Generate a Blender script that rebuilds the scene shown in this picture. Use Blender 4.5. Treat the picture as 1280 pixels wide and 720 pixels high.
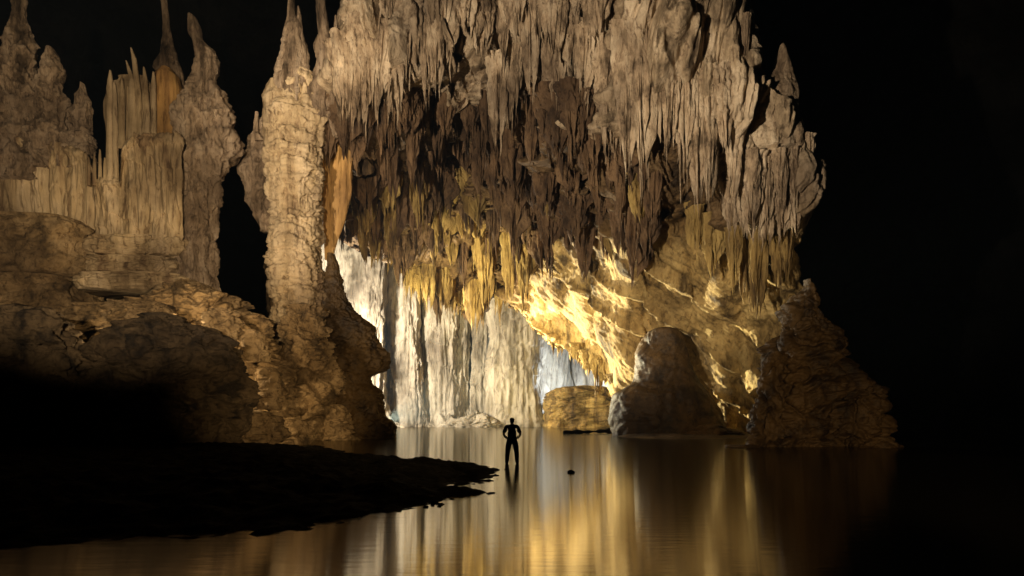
import bpy, bmesh, math, random
import numpy as np
from mathutils import Vector, Matrix

# ------------------------------------------------------------------ camera, world, lights, exposure
for o in list(bpy.data.objects): bpy.data.objects.remove(o)
SC = bpy.context.scene
COL = SC.collection
F, CX, VH, H = 720.0, 640.0, 521.5, 1.74       # focal length in photo pixels, principal column, horizon row, eye height

cam_d = bpy.data.cameras.new('camera'); cam = bpy.data.objects.new('camera', cam_d); COL.objects.link(cam)
cam_d.sensor_width = 36; cam_d.lens = F / 1280 * 36; cam_d.shift_y = (VH - 360) / 1280
cam_d.clip_start = 0.1; cam_d.clip_end = 2000
cam.location = (0, 0, H); cam.rotation_euler = (math.radians(90), 0, 0)
SC.camera = cam

W = bpy.data.worlds.new('World'); SC.world = W; W.use_nodes = True
wn = W.node_tree; bg = wn.nodes['Background']
sky = wn.nodes.new('ShaderNodeTexSky'); sky.sky_type = 'NISHITA'; sky.sun_disc = False
sky.sun_elevation = math.radians(12); sky.sun_rotation = math.radians(-60)
wn.links.new(sky.outputs[0], bg.inputs[0]); bg.inputs[1].default_value = 0.05   # day outside; the cave is closed rock

def spot(name, loc, target, power, col, angle, blend=0.5, radius=0.4):
    d = bpy.data.lights.new(name, 'SPOT'); o = bpy.data.objects.new(name, d); COL.objects.link(o)
    d.energy = power; d.color = col; d.spot_size = math.radians(angle); d.spot_blend = blend; d.shadow_soft_size = radius
    o.location = loc; o.rotation_euler = (Vector(target) - Vector(loc)).to_track_quat('-Z', 'Y').to_euler()
    return o
def lamp(name, loc, power, col, radius=0.4):
    d = bpy.data.lights.new(name, 'POINT'); o = bpy.data.objects.new(name, d); COL.objects.link(o)
    d.energy = power; d.color = col; d.shadow_soft_size = radius; o.location = loc
    return o

def P(u, v, Y):
    return np.array([(u - CX) / F * Y, Y, H + (VH - v) / F * Y])

# torches and floods out of sight on the banks and behind rocks, plus added fills
spot('flood_front', (-19, -2, 3.5), P(690, 55, 43), 122000, (1.0, .85, .63), 62, .55, .35)
spot('torch_left_wall', (-3, -8, 3.5), P(215, 190, 46), 82000, (1.0, .79, .50), 38, .5, .3)
lamp('lamp_behind_boulder', (-19.5, 34.0, 5.0), 2100, (1.0, .72, .36), .3)
spot('torch_left_base', (9, -6, 3), P(356, 472, 42), 46000, (1.0, .73, .38), 20, .95, .3)
lamp('lamp_far_chamber', P(408, 440, 84), 60000, (1.0, .92, .74), 1.0)
spot('flood_ribbed_wall', (-20.5, 93, 1.2), (13, 68.5, 11.5), 450000, (1.0, .90, .56), 46, .6, .4)
spot('fill_behind_outcrop', (-18.6, 56, 1.6), P(640, 400, 78), 88000, (1.0, .86, .48), 84, .7, .3)  # added golden fill for the vault fringe, wall facets and pillar fronts
lamp('lamp_behind_dome', (18, 57.6, .9), 4200, (1.0, .82, .42), .3)
spot('fill_right_rocks', (4, -8, 2.6), P(945, 478, 44), 17000, (1.0, .72, .38), 30, .7, .3)  # added fill from behind the camera, lifts the dome and pinnacle fronts
lamp('fill_far_recess', (14, 106, 4), 22000, (.70, .84, 1.0), .8)  # added blue fill, gives the far chamber a hazy cast

SC.view_settings.view_transform = 'Standard'; SC.view_settings.look = 'None'
SC.view_settings.exposure = 0.0; SC.view_settings.gamma = 1.0; SC.view_settings.use_curve_mapping = False
cy = SC.cycles
cy.max_bounces = 4; cy.diffuse_bounces = 2; cy.glossy_bounces = 2; cy.transmission_bounces = 1; cy.volume_bounces = 0
cy.use_denoising = True; cy.sample_clamp_indirect = 6; cy.caustics_reflective = False; cy.caustics_refractive = False

random.seed(7); RNG = np.random.default_rng(7)

# ------------------------------------------------------------------ noise (numpy)
_perm = np.random.default_rng(3).permutation(256).astype(np.int32); _perm = np.concatenate([_perm, _perm, _perm])
_g = np.random.default_rng(4).normal(size=(256, 3)); _g = (_g / np.linalg.norm(_g, axis=1)[:, None]).astype(np.float32)
def perlin(p):
    p = np.asarray(p, np.float32); fl = np.floor(p); i = fl.astype(np.int64) & 255; f = p - fl
    w = f * f * f * (f * (f * 6 - 15) + 10); out = 0
    for dx in (0, 1):
        wx = w[..., 0] if dx else 1 - w[..., 0]; a = _perm[(i[..., 0] + dx) & 255]
        for dy in (0, 1):
            wy = wx * (w[..., 1] if dy else 1 - w[..., 1]); b = _perm[a + ((i[..., 1] + dy) & 255)]
            for dz in (0, 1):
                wz = wy * (w[..., 2] if dz else 1 - w[..., 2]); g = _g[_perm[b + ((i[..., 2] + dz) & 255)]]
                out = out + wz * (g[..., 0] * (f[..., 0] - dx) + g[..., 1] * (f[..., 1] - dy) + g[..., 2] * (f[..., 2] - dz))
    return out * 1.5
def sc3(p, x, y, z, o=0.0): return np.stack([p[..., 0] * x + o, p[..., 1] * y + o * 1.7, p[..., 2] * z - o * .6], -1)
def fbm(p, n=4, gain=.5):
    s = 0; a = 1
    for k in range(n): s = s + a * perlin(p * 2.03 ** k + 7.3 * k); a *= gain
    return s
def ridged(p, n=3, gain=.5):
    s = 0; a = 1
    for k in range(n): s = s + a * (1 - 2 * np.abs(perlin(p * 2.03 ** k + 3.1 * k))); a *= gain
    return s
def worley(p):
    """nearest and second nearest cell distance, and a random number of the nearest cell"""
    fl = np.floor(p); f = p - fl; d1 = np.full(p.shape[:-1], 9.); d2 = d1.copy(); idr = np.zeros(p.shape[:-1])
    for dx in (-1, 0, 1):
        for dy in (-1, 0, 1):
            for dz in (-1, 0, 1):
                c = fl + [dx, dy, dz]; k = c[..., 0] * 12.9898 + c[..., 1] * 78.233 + c[..., 2] * 37.719
                r = [np.modf(np.abs(np.sin(k + q) * 43758.5453))[0] for q in (0., 1.7, 3.9)]
                d = np.sqrt((dx + r[0] - f[..., 0]) ** 2 + (dy + r[1] - f[..., 1]) ** 2 + (dz + r[2] - f[..., 2]) ** 2)
                near = d < d1; d2 = np.where(near, d1, np.minimum(d2, d)); idr = np.where(near, r[0], idr); d1 = np.where(near, d, d1)
    return d1, d2, idr
def billow(p, n=3, gain=.5):
    """rounded swells parted by creases"""
    s = 0; a = 1
    for k in range(n): s = s + a * (2 * np.sqrt(perlin(p * 2.03 ** k + 3.1 * k) ** 2 + .0025) - .5); a *= gain
    return s
def sstep(a, b, x):
    t = np.clip((x - a) / (b - a), 0, 1); return t * t * (3 - 2 * t)
def h1(i, s): 
    x = np.sin(i * 127.1 + s * 311.7) * 43758.5453; return x - np.floor(x)
def drips(h, z, cell, period, seed):
    """tapered half pipes hanging side by side on a wall: each swells out of it and ends in a tip"""
    q = np.stack([h * .5 / cell, z * .12 / cell, np.full_like(h, seed * 3.3)], -1)
    hw = h / cell + .55 * perlin(q) + seed * 1.37
    i = np.floor(hw); f = hw - i
    per = period * (.55 + .9 * h1(i, seed)); tz = z / per + h1(i, seed + 1.3) * 9
    k = np.floor(tz); t = tz - k
    w = (.45 + .55 * h1(i * 3.1 + k * 7.7, seed)) * np.clip(t, 0, 1) ** .55
    c = .5 + (h1(i + k * 5.1, seed + 2) - .5) * .3
    b = np.sqrt(np.maximum(0, w * w - (2 * (f - c)) ** 2))
    return b * (1 - sstep(.55, 1.0, t)) * cell * .5
def curtain(p, big=1.0, mid=1.0, small=1.0):
    h = p[..., 0] + p[..., 1] * .55; z = p[..., 2]
    d = big * np.maximum(drips(h, z, 3.1, 11, 1), drips(h + 1.1, z, 2.2, 9, 2)) * 1.5
    d = d + mid * np.maximum(drips(h, z, 1.15, 5.5, 3), drips(h + .5, z, .85, 4.5, 4)) * 1.3
    d = d + small * np.maximum(drips(h, z, .48, 2.6, 5), drips(h + .2, z, .36, 2.2, 6)) * 1.1
    return d

# ------------------------------------------------------------------ mesh and tag helpers
def tag(o, label=None, cat=None, group=None, kind=None):
    if label: o['label'] = label
    if cat: o['category'] = cat
    if group: o['group'] = group
    if kind: o['kind'] = kind
    return o
def mesh(name, V, Q):
    V = np.asarray(V, np.float32).reshape(-1, 3); Q = np.asarray(Q, np.int32)
    n = Q.shape[1]; m = bpy.data.meshes.new(name)
    m.vertices.add(len(V)); m.vertices.foreach_set('co', V.ravel())
    m.loops.add(Q.size); m.loops.foreach_set('vertex_index', Q.ravel())
    m.polygons.add(len(Q)); m.polygons.foreach_set('loop_start', np.arange(0, Q.size, n, dtype=np.int32))
    m.polygons.foreach_set('use_smooth', np.ones(len(Q), bool))
    m.update(); m.validate(); return m
def obj(name, V, Q, mat, parent=None, origin=None, attr=None):
    V = np.asarray(V, float).reshape(-1, 3)
    org = np.zeros(3) if origin is None else np.asarray(origin, float)
    if parent is not None and origin is None: org = np.array(world_loc(parent))
    m = mesh(name, V - org, Q); m.materials.append(mat)
    if attr is not None:
        a = m.attributes.new('brown_shade', 'FLOAT', 'POINT'); a.data.foreach_set('value', np.asarray(attr, np.float32).ravel())
    o = bpy.data.objects.new(name, m); COL.objects.link(o)
    if parent is not None:
        o.parent = parent; o.location = Vector(org) - world_loc(parent)
    else: o.location = Vector(org)
    return o
def world_loc(o):
    v = Vector(o.location)
    while o.parent: o = o.parent; v += o.location
    return v
def thing(name, label, cat, loc, group=None):
    o = bpy.data.objects.new(name, None); COL.objects.link(o); o.location = Vector(loc); o.empty_display_size = .5
    return tag(o, label, cat, group)
def gridq(nr, nc, wrap=False):
    r = np.arange(nr - 1)[:, None]; c = np.arange(nc if wrap else nc - 1)[None, :]; c1 = (c + 1) % nc
    return np.stack([r * nc + c, r * nc + c1, (r + 1) * nc + c1, (r + 1) * nc + c], -1).reshape(-1, 4)
def gnormals(G):
    a = np.gradient(G, axis=0); b = np.gradient(G, axis=1); n = np.cross(b, a)
    return n / (np.linalg.norm(n, axis=-1, keepdims=True) + 1e-9)

# ------------------------------------------------------------------ materials
def rock_mat(name, pale, mid, dark, streak=1.0, rough=.75, scale=1.0, bump=.5, brown_shade=None, fine=1.0, spec=.3):
    m = bpy.data.materials.new(name); m.use_nodes = True; nt = m.node_tree; N = nt.nodes; L = nt.links
    b = N['Principled BSDF']; b.inputs['Roughness'].default_value = rough; b.inputs['Specular IOR Level'].default_value = spec
    geo = N.new('ShaderNodeNewGeometry')
    def mapped(sx, sy, sz):
        mp = N.new('ShaderNodeMapping'); mp.inputs['Scale'].default_value = (sx, sy, sz); L.new(geo.outputs['Position'], mp.inputs['Vector']); return mp
    def noise(mp, sc, det=6, ro=.6, dist=0.0):
        n = N.new('ShaderNodeTexNoise'); n.inputs['Scale'].default_value = sc; n.inputs['Detail'].default_value = det
        n.inputs['Roughness'].default_value = ro; n.inputs['Distortion'].default_value = dist; L.new(mp.outputs[0], n.inputs['Vector']); return n
    def ramp(src, stops):
        r = N.new('ShaderNodeValToRGB'); e = r.color_ramp.elements
        while len(e) < len(stops): e.new(.5)
        for k, (p, c) in enumerate(stops): e[k].position = p; e[k].color = (*c, 1) if len(c) == 3 else c
        L.new(src, r.inputs[0]); return r
    def mix(fac, a, bb, mode='MIX'):
        x = N.new('ShaderNodeMix'); x.data_type = 'RGBA'; x.blend_type = mode
        if isinstance(fac, float): x.inputs[0].default_value = fac
        else: L.new(fac, x.inputs[0])
        for s, val in ((6, a), (7, bb)):
            if isinstance(val, tuple): x.inputs[s].default_value = (*val, 1)
            else: L.new(val, x.inputs[s])
        return x.outputs[2]
    iso = mapped(1, 1, 1); ver = mapped(1, 1, (.16 if streak == 1 else streak) if streak else .8)
    n1 = noise(ver, .55 * scale, 8, .62, .3); r1 = ramp(n1.outputs[0], [(.35, dark), (.47, mid), (.62, pale), (.80, tuple(min(1, c * 1.12) for c in pale))])
    n2 = noise(iso, .12 * scale, 5, .6); r2 = ramp(n2.outputs[0], [(.38, (.42, .37, .33)), (.60, (1.12, 1.05, .97))])
    c = mix(1.0, r1.outputs[0], r2.outputs[0], 'MULTIPLY')
    n3 = noise(ver, 2.6 * scale, 6, .7, .4); r3 = ramp(n3.outputs[0], [(.36, (.25, .2, .17)), (.47, (1, 1, 1))])
    c = mix(.75, c, r3.outputs[0], 'MULTIPLY')
    if brown_shade:
        at = N.new('ShaderNodeAttribute'); at.attribute_name = 'brown_shade'
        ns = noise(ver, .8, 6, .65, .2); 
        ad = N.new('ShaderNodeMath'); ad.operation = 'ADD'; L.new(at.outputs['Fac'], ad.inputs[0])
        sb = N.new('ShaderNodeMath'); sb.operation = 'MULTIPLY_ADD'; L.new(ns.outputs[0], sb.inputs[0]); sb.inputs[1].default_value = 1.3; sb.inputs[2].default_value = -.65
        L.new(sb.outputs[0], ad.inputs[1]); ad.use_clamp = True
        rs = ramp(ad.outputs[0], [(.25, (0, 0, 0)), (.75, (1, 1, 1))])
        d2 = mix(1.0, r1.outputs[0], brown_shade, 'MULTIPLY'); d2 = mix(.6, d2, r3.outputs[0], 'MULTIPLY')
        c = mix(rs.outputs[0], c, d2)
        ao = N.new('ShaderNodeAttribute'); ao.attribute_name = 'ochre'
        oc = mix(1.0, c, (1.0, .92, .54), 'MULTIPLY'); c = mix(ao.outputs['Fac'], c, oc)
    L.new(c, b.inputs['Base Color'])
    # fine relief
    v = N.new('ShaderNodeTexVoronoi'); v.inputs['Scale'].default_value = 2.2 * fine; vm = mapped(1, 1, .4 if streak else .9); L.new(vm.outputs[0], v.inputs['Vector'])
    nb = noise(ver, 3.2 * fine, 8, .68, .3); nc = noise(iso, 7.0 * fine, 5, .65)
    a1 = N.new('ShaderNodeMath'); a1.operation = 'MULTIPLY_ADD'; L.new(v.outputs['Distance'], a1.inputs[0]); a1.inputs[1].default_value = .35; L.new(nb.outputs[0], a1.inputs[2])
    a2 = N.new('ShaderNodeMath'); a2.operation = 'MULTIPLY_ADD'; L.new(nc.outputs[0], a2.inputs[0]); a2.inputs[1].default_value = .35; L.new(a1.outputs[0], a2.inputs[2])
    bp = N.new('ShaderNodeBump'); bp.inputs['Strength'].default_value = bump; bp.inputs['Distance'].default_value = .28 * (1.9 if fine >= 1 else 1.3)
    L.new(a2.outputs[0], bp.inputs['Height']); L.new(bp.outputs[0], b.inputs['Normal'])
    return m
M_CEIL = rock_mat('limestone_ceiling', (.57, .47, .35), (.38, .295, .20), (.09, .064, .04), brown_shade=(.34, .26, .17), bump=.6, streak=.34)
M_STAL = rock_mat('limestone_stalactite', (.57, .47, .35), (.40, .305, .21), (.12, .085, .055), scale=1.6, bump=.55, streak=.42)
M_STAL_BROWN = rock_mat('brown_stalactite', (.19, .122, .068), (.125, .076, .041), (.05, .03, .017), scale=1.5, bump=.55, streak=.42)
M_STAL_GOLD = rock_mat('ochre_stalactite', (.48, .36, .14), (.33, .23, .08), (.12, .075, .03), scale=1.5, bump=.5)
M_PALE = rock_mat('pale_flowstone', (.56, .45, .31), (.44, .34, .21), (.22, .15, .09), bump=.4, scale=1.2)
M_PINK = rock_mat('rough_pink_limestone', (.54, .43, .33), (.36, .27, .19), (.10, .07, .045), bump=.9, scale=1.5, fine=1.3)
M_ORANGE = rock_mat('ochre_flowstone', (.50, .32, .13), (.40, .24, .09), (.20, .11, .045), bump=.25, scale=.9)
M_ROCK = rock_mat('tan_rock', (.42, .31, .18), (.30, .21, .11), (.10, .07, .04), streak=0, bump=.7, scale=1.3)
M_DARKROCK = rock_mat('dark_wet_rock', (.13, .080, .032), (.085, .052, .021), (.03, .018, .009), streak=0, bump=.3, scale=1.2, rough=.6)
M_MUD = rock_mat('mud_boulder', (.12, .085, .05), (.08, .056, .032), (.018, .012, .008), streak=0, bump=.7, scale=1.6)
M_BACK = rock_mat('grey_limestone', (.47, .44, .38), (.37, .34, .28), (.19, .17, .13), bump=.6, scale=.95, fine=.8)
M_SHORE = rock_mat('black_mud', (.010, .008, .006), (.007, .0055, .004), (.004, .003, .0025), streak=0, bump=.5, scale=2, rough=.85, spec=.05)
M_SHELL = rock_mat('dark_cave_rock', (.03, .025, .02), (.02, .015, .012), (.008, .006, .005), bump=.5, scale=.4, fine=.3)

def plain(name, col, rough=.8):
    m = bpy.data.materials.new(name); m.use_nodes = True; nt = m.node_tree; b = nt.nodes['Principled BSDF']
    n = nt.nodes.new('ShaderNodeTexNoise'); n.inputs['Scale'].default_value = 40
    r = nt.nodes.new('ShaderNodeValToRGB'); r.color_ramp.elements[0].color = (*[c * .8 for c in col], 1); r.color_ramp.elements[1].color = (*[min(1, c * 1.2) for c in col], 1)
    nt.links.new(n.outputs[0], r.inputs[0]); nt.links.new(r.outputs[0], b.inputs['Base Color']); b.inputs['Roughness'].default_value = rough
    b.inputs['Specular IOR Level'].default_value = .15
    return m

def water_mat():
    m = bpy.data.materials.new('still_water'); m.use_nodes = True; nt = m.node_tree; N = nt.nodes; L = nt.links
    N.remove(N['Principled BSDF']); out = N['Material Output']
    d = N.new('ShaderNodeBsdfDiffuse'); d.inputs[0].default_value = (.010, .008, .005, 1)
    g = N.new('ShaderNodeBsdfAnisotropic'); g.inputs['Color'].default_value = (1.0, .97, .90, 1); g.inputs['Roughness'].default_value = .085; g.inputs['Anisotropy'].default_value = .66
    tv = N.new('ShaderNodeCombineXYZ'); tv.inputs[0].default_value = 1; L.new(tv.outputs[0], g.inputs['Tangent'])
    geo = N.new('ShaderNodeNewGeometry'); mp = N.new('ShaderNodeMapping'); mp.inputs['Scale'].default_value = (.22, 1.0, 1)
    L.new(geo.outputs['Position'], mp.inputs['Vector'])
    n = N.new('ShaderNodeTexNoise'); n.inputs['Scale'].default_value = 5.5; n.inputs['Detail'].default_value = 3; L.new(mp.outputs[0], n.inputs['Vector'])
    bp = N.new('ShaderNodeBump'); bp.inputs['Strength'].default_value = .05; bp.inputs['Distance'].default_value = .05
    L.new(n.outputs[0], bp.inputs['Height']); L.new(bp.outputs[0], g.inputs['Normal'])
    lw = N.new('ShaderNodeFresnel'); lw.inputs[0].default_value = 11.0
    mx = N.new('ShaderNodeMixShader'); L.new(lw.outputs[0], mx.inputs[0]); L.new(d.outputs[0], mx.inputs[1]); L.new(g.outputs[0], mx.inputs[2])
    L.new(mx.outputs[0], out.inputs[0]); return m
M_WATER = water_mat()

# ------------------------------------------------------------------ builders
def loft(name, prof, Y, mat, parent=None, ky=.8, nth=96, nz=120, disp=None, sq=2.0, origin=None, tilt=0.0, rymin=None, rymax=None):
    """solid of stone from its outline: rows (v, left, right) at distance Y, as deep as it is wide"""
    pr = np.array(prof, float); pr = pr[np.argsort(pr[:, 0])]
    v = np.linspace(pr[0, 0], pr[-1, 0], nz); uL = np.interp(v, pr[:, 0], pr[:, 1]); uR = np.interp(v, pr[:, 0], pr[:, 2])
    k = max(1, nz // 60)
    if k > 1:
        ker = np.ones(2 * k + 1) / (2 * k + 1); pad = lambda a: np.convolve(np.pad(a, k, 'edge'), ker, 'valid'); uL, uR = pad(uL), pad(uR)
    Yr = Y + tilt * (v - pr[-1, 0]) / (pr[0, 0] - pr[-1, 0] + 1e-9)
    z = H + (VH - v) / F * Yr; cx = ((uL + uR) / 2 - CX) / F * Yr; rx = (uR - uL) / 2 / F * Yr
    # depth varies less than width
    ry = ky * (.55 * rx + .45 * np.mean(rx)); ry = np.minimum(ry, rx * 2.5)
    if rymin: ry = np.maximum(ry, np.minimum(rymin, rx * 4))
    if rymax: ry = np.minimum(ry, rymax)
    th = np.linspace(0, 2 * math.pi, nth, endpoint=False); c, s = np.cos(th), np.sin(th)
    e = 2 / sq; c2 = np.sign(c) * np.abs(c) ** e; s2 = np.sign(s) * np.abs(s) ** e
    V = np.stack([cx[:, None] + rx[:, None] * c2, Yr[:, None] + ry[:, None] * s2 , np.repeat(z[:, None], nth, 1)], -1)
    if disp is not None:
        a = disp(V) * np.minimum(1, rx / 1.2)[:, None]
        a[0] *= .2
        V[..., 0] += a * c; V[..., 1] += a * s
        V[..., 2] += (.25 * a * np.minimum(1, rx / 1.2)[:, None]) * (np.arange(nz) < nz * .25)[:, None] * .5
    top = V[0].mean(0) + [0, 0, .25 * min(rx[0], 1.5)]; bot = V[-1].mean(0)
    Vf = np.concatenate([V.reshape(-1, 3), [top], [bot]]); Q = gridq(nz, nth, True)[:, ::-1]
    n0 = nz * nth; i = np.arange(nth); j = (i + 1) % nth
    tq = np.stack([np.full(nth, n0), i, j, j], -1); 
    # triangle fans as thin quads through the centre
    T1 = np.stack([i, j, np.full(nth, n0)], -1)[:, [0, 1, 2]]; T2 = np.stack([(nz - 1) * nth + j, (nz - 1) * nth + i, np.full(nth, n0 + 1)], -1)
    Tq = np.concatenate([Q[:, [0, 1, 2]], Q[:, [0, 2, 3]], T1, T2])
    if origin is None and parent is None: origin = np.array([cx[-1], Y, z[-1]])
    return obj(name, Vf, Tq, mat, parent, origin)

def d_rock(amp=1.0, f=.35, seed=0.0, block=1.0, bed=0.0):
    def g(p):
        q = p + seed
        w = np.stack([fbm(q * f * .9 + 5, 3), fbm(q * f * .9 + 9, 3), fbm(q * f * .9 + 13, 3)], -1) * .45
        d = .8 * fbm(q * f * .8 + w, 3)
        for sc, am in ((1.0, .55), (2.3, .26), (5.2, .10)):
            a, b, r = worley(sc3(q * f * sc * 1.1, 1, 1, 1.5) + w * sc ** .5)
            d = d + block * am * ((r - .5) * 1.1 - .6 * a - .5 * (1 - sstep(0, .16, b - a)))
        d = d + .10 * fbm(q * f * 9, 3)
        if bed:
            t = p[..., 2] / 1.1 + .7 * fbm(sc3(q, .3, .3, .3), 3); fr = t - np.floor(t); d = d + bed * (.3 + h1(np.floor(t), 1.2)) * (sstep(0, .1, fr) * (1 - .7 * fr) - .5)
        return amp * d
    return g
def d_flow(amp=1.0, ledge=0.0, seed=0.0, lp=1.1):
    def g(p):
        q = p + seed
        d = .55 * fbm(sc3(q, .35, .35, .12), 3) + .36 * billow(sc3(q, .9, .9, .09), 3) + .06 * fbm(sc3(q, 3.2, 3.2, .9), 3)
        h = q[..., 0] * .9 + q[..., 1] * .9
        d = d + .8 * drips(h, q[..., 2], .55, 3.0, 8 + seed)
        if ledge:
            t = p[..., 2] / lp + .9 * fbm(sc3(q, .45, .45, .25), 3); fr = t - np.floor(t); am = h1(np.floor(t), 4.2)
            d = d + ledge * (.25 + .75 * am) * (sstep(0, .08, fr) * (1 - fr ** .7) * 1.5 - .3)
        return amp * d
    return g
def d_column(amp=1.0, seed=0.0):
    """uneven stacked tiers with broken lips, streaked by flutes"""
    def g(p):
        q = p + seed; w = np.stack([fbm(q * .5, 3), fbm(q * .5 + 7, 3), fbm(q * .4 + 3, 3)], -1)
        d = .35 * fbm(sc3(q, .3, .3, .22), 3) + .26 * billow(sc3(q, 1.0, 1.0, .10), 3)
        for sc, am in ((1.0, .34), (2.1, .16)):
            a, b, r = worley(sc3(q, .20 * sc, .20 * sc, 1.05 * sc) + w * [.3, .3, .6]); d = d + am * ((r - .5) * 1.5 - .4 * a - .55 * (1 - sstep(0, .13, b - a)))
        t = p[..., 2] / 2.3 + .8 * fbm(sc3(q, .35, .35, .12), 3); fr = t - np.floor(t); on = sstep(-.1, .3, perlin(sc3(q, .3, .3, .3, 8.)))
        d = d + .7 * on * (.2 + h1(np.floor(t), 4.2)) * (sstep(0, .06, fr) * (1 - fr ** .6) - .25)
        return amp * (d + .10 * fbm(q * 2.6, 3))
    return g
def d_spiky(amp=1.0, seed=0.0):
    def g(p):
        q = p + seed; h = q[..., 0] * .8 + q[..., 1] * .8
        return amp * (.5 * fbm(q * .5, 3) + .5 * (ridged(sc3(q, 1.3, 1.3, .45), 3) - .5) + .9 * drips(h, q[..., 2], .7, 2.2, 3 + seed) + .12 * fbm(q * 4, 2))
    return g

# ------------------------------------------------------------------ cave shell, water
def shell():
    nr, nc = 90, 180
    ph = np.linspace(-.12, math.pi / 2, nr)[:, None]; th = np.linspace(0, 2 * math.pi, nc, endpoint=False)[None, :]
    V = np.stack([230 * np.cos(ph) * np.cos(th), 90 + 260 * np.cos(ph) * np.sin(th), 130 * np.sin(ph) + 0 * th], -1)
    n = V - np.array([0, 70, 0]); n /= np.linalg.norm(n, axis=-1, keepdims=True)
    V = V + n * (9 * fbm(V * .03, 4) + 3 * ridged(sc3(V, .12, .12, .03), 3))[..., None]
    return tag(obj('cave_wall', V, gridq(nr, nc, True)[:, ::-1], M_SHELL), kind='structure')
shell()
wv = np.array([[-260, -200, 0], [260, -200, 0], [260, 370, 0], [-260, 370, 0]], float)
tag(obj('water', wv, np.array([[0, 1, 2, 3]]), M_WATER), kind='structure')

# ------------------------------------------------------------------ main ceiling and right hand wall
DT = {  # distance of the rock face, by column of the view and height
 360: [(-60, 48), (60, 49), (150, 52), (200, 58), (270, 68)],
 440: [(-60, 43), (80, 44), (160, 47), (200, 56), (278, 70)],
 500: [(-60, 42), (80, 44), (150, 48), (200, 58), (260, 66), (330, 76)],
 560: [(-60, 42), (60, 45), (120, 50), (180, 60), (260, 68), (330, 76), (392, 83)],
 620: [(-60, 42), (80, 46), (170, 54), (230, 62), (300, 72), (368, 87)],
 660: [(-60, 41), (100, 45), (190, 53), (260, 62), (320, 70), (398, 80)],
 700: [(-60, 40), (120, 44), (220, 52), (300, 62), (360, 68), (430, 74)],
 740: [(-60, 39), (120, 43), (220, 49), (300, 58), (360, 63), (466, 69)],
 800: [(-60, 38), (150, 41), (250, 46), (330, 53), (420, 60), (545, 66)],
 860: [(-60, 38), (150, 40), (250, 44), (330, 50), (420, 57), (545, 63)],
 920: [(-60, 38), (150, 39), (250, 42), (330, 47), (420, 53), (545, 59)],
 980: [(-60, 40), (100, 39), (230, 41), (330, 45), (420, 50), (550, 53)],
 1060: [(-60, 43), (100, 42), (230, 43), (330, 47), (420, 52), (552, 54)]}
DU = np.array(sorted(DT)); 
def depth(u, v):
    u = np.asarray(u, float); v = np.asarray(v, float)
    cols = np.stack([np.interp(v, [a for a, _ in DT[k]], [b for _, b in DT[k]]) for k in DU], -1)
    x = np.clip(np.interp(u, DU, np.arange(len(DU))), 0, len(DU) - 1.001); i = x.astype(int); f = x - i; f = f * f * (3 - 2 * f)
    a = np.take_along_axis(cols, i[..., None], -1)[..., 0]; b = np.take_along_axis(cols, (i + 1)[..., None], -1)[..., 0]
    return a * (1 - f) + b * f
VB_U = [360, 400, 440, 480, 520, 560, 600, 618, 660, 700, 740, 772, 800, 1060]
VB_V = [262, 268, 276, 318, 362, 385, 385, 362, 392, 425, 460, 488, 551, 552]
RE_V = [-60, 0, 55, 92, 104, 130, 180, 230, 262, 285, 350, 560]
RE_U = [914, 922, 928, 938, 962, 984, 1006, 1018, 1010, 998, 994, 1006]
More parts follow.
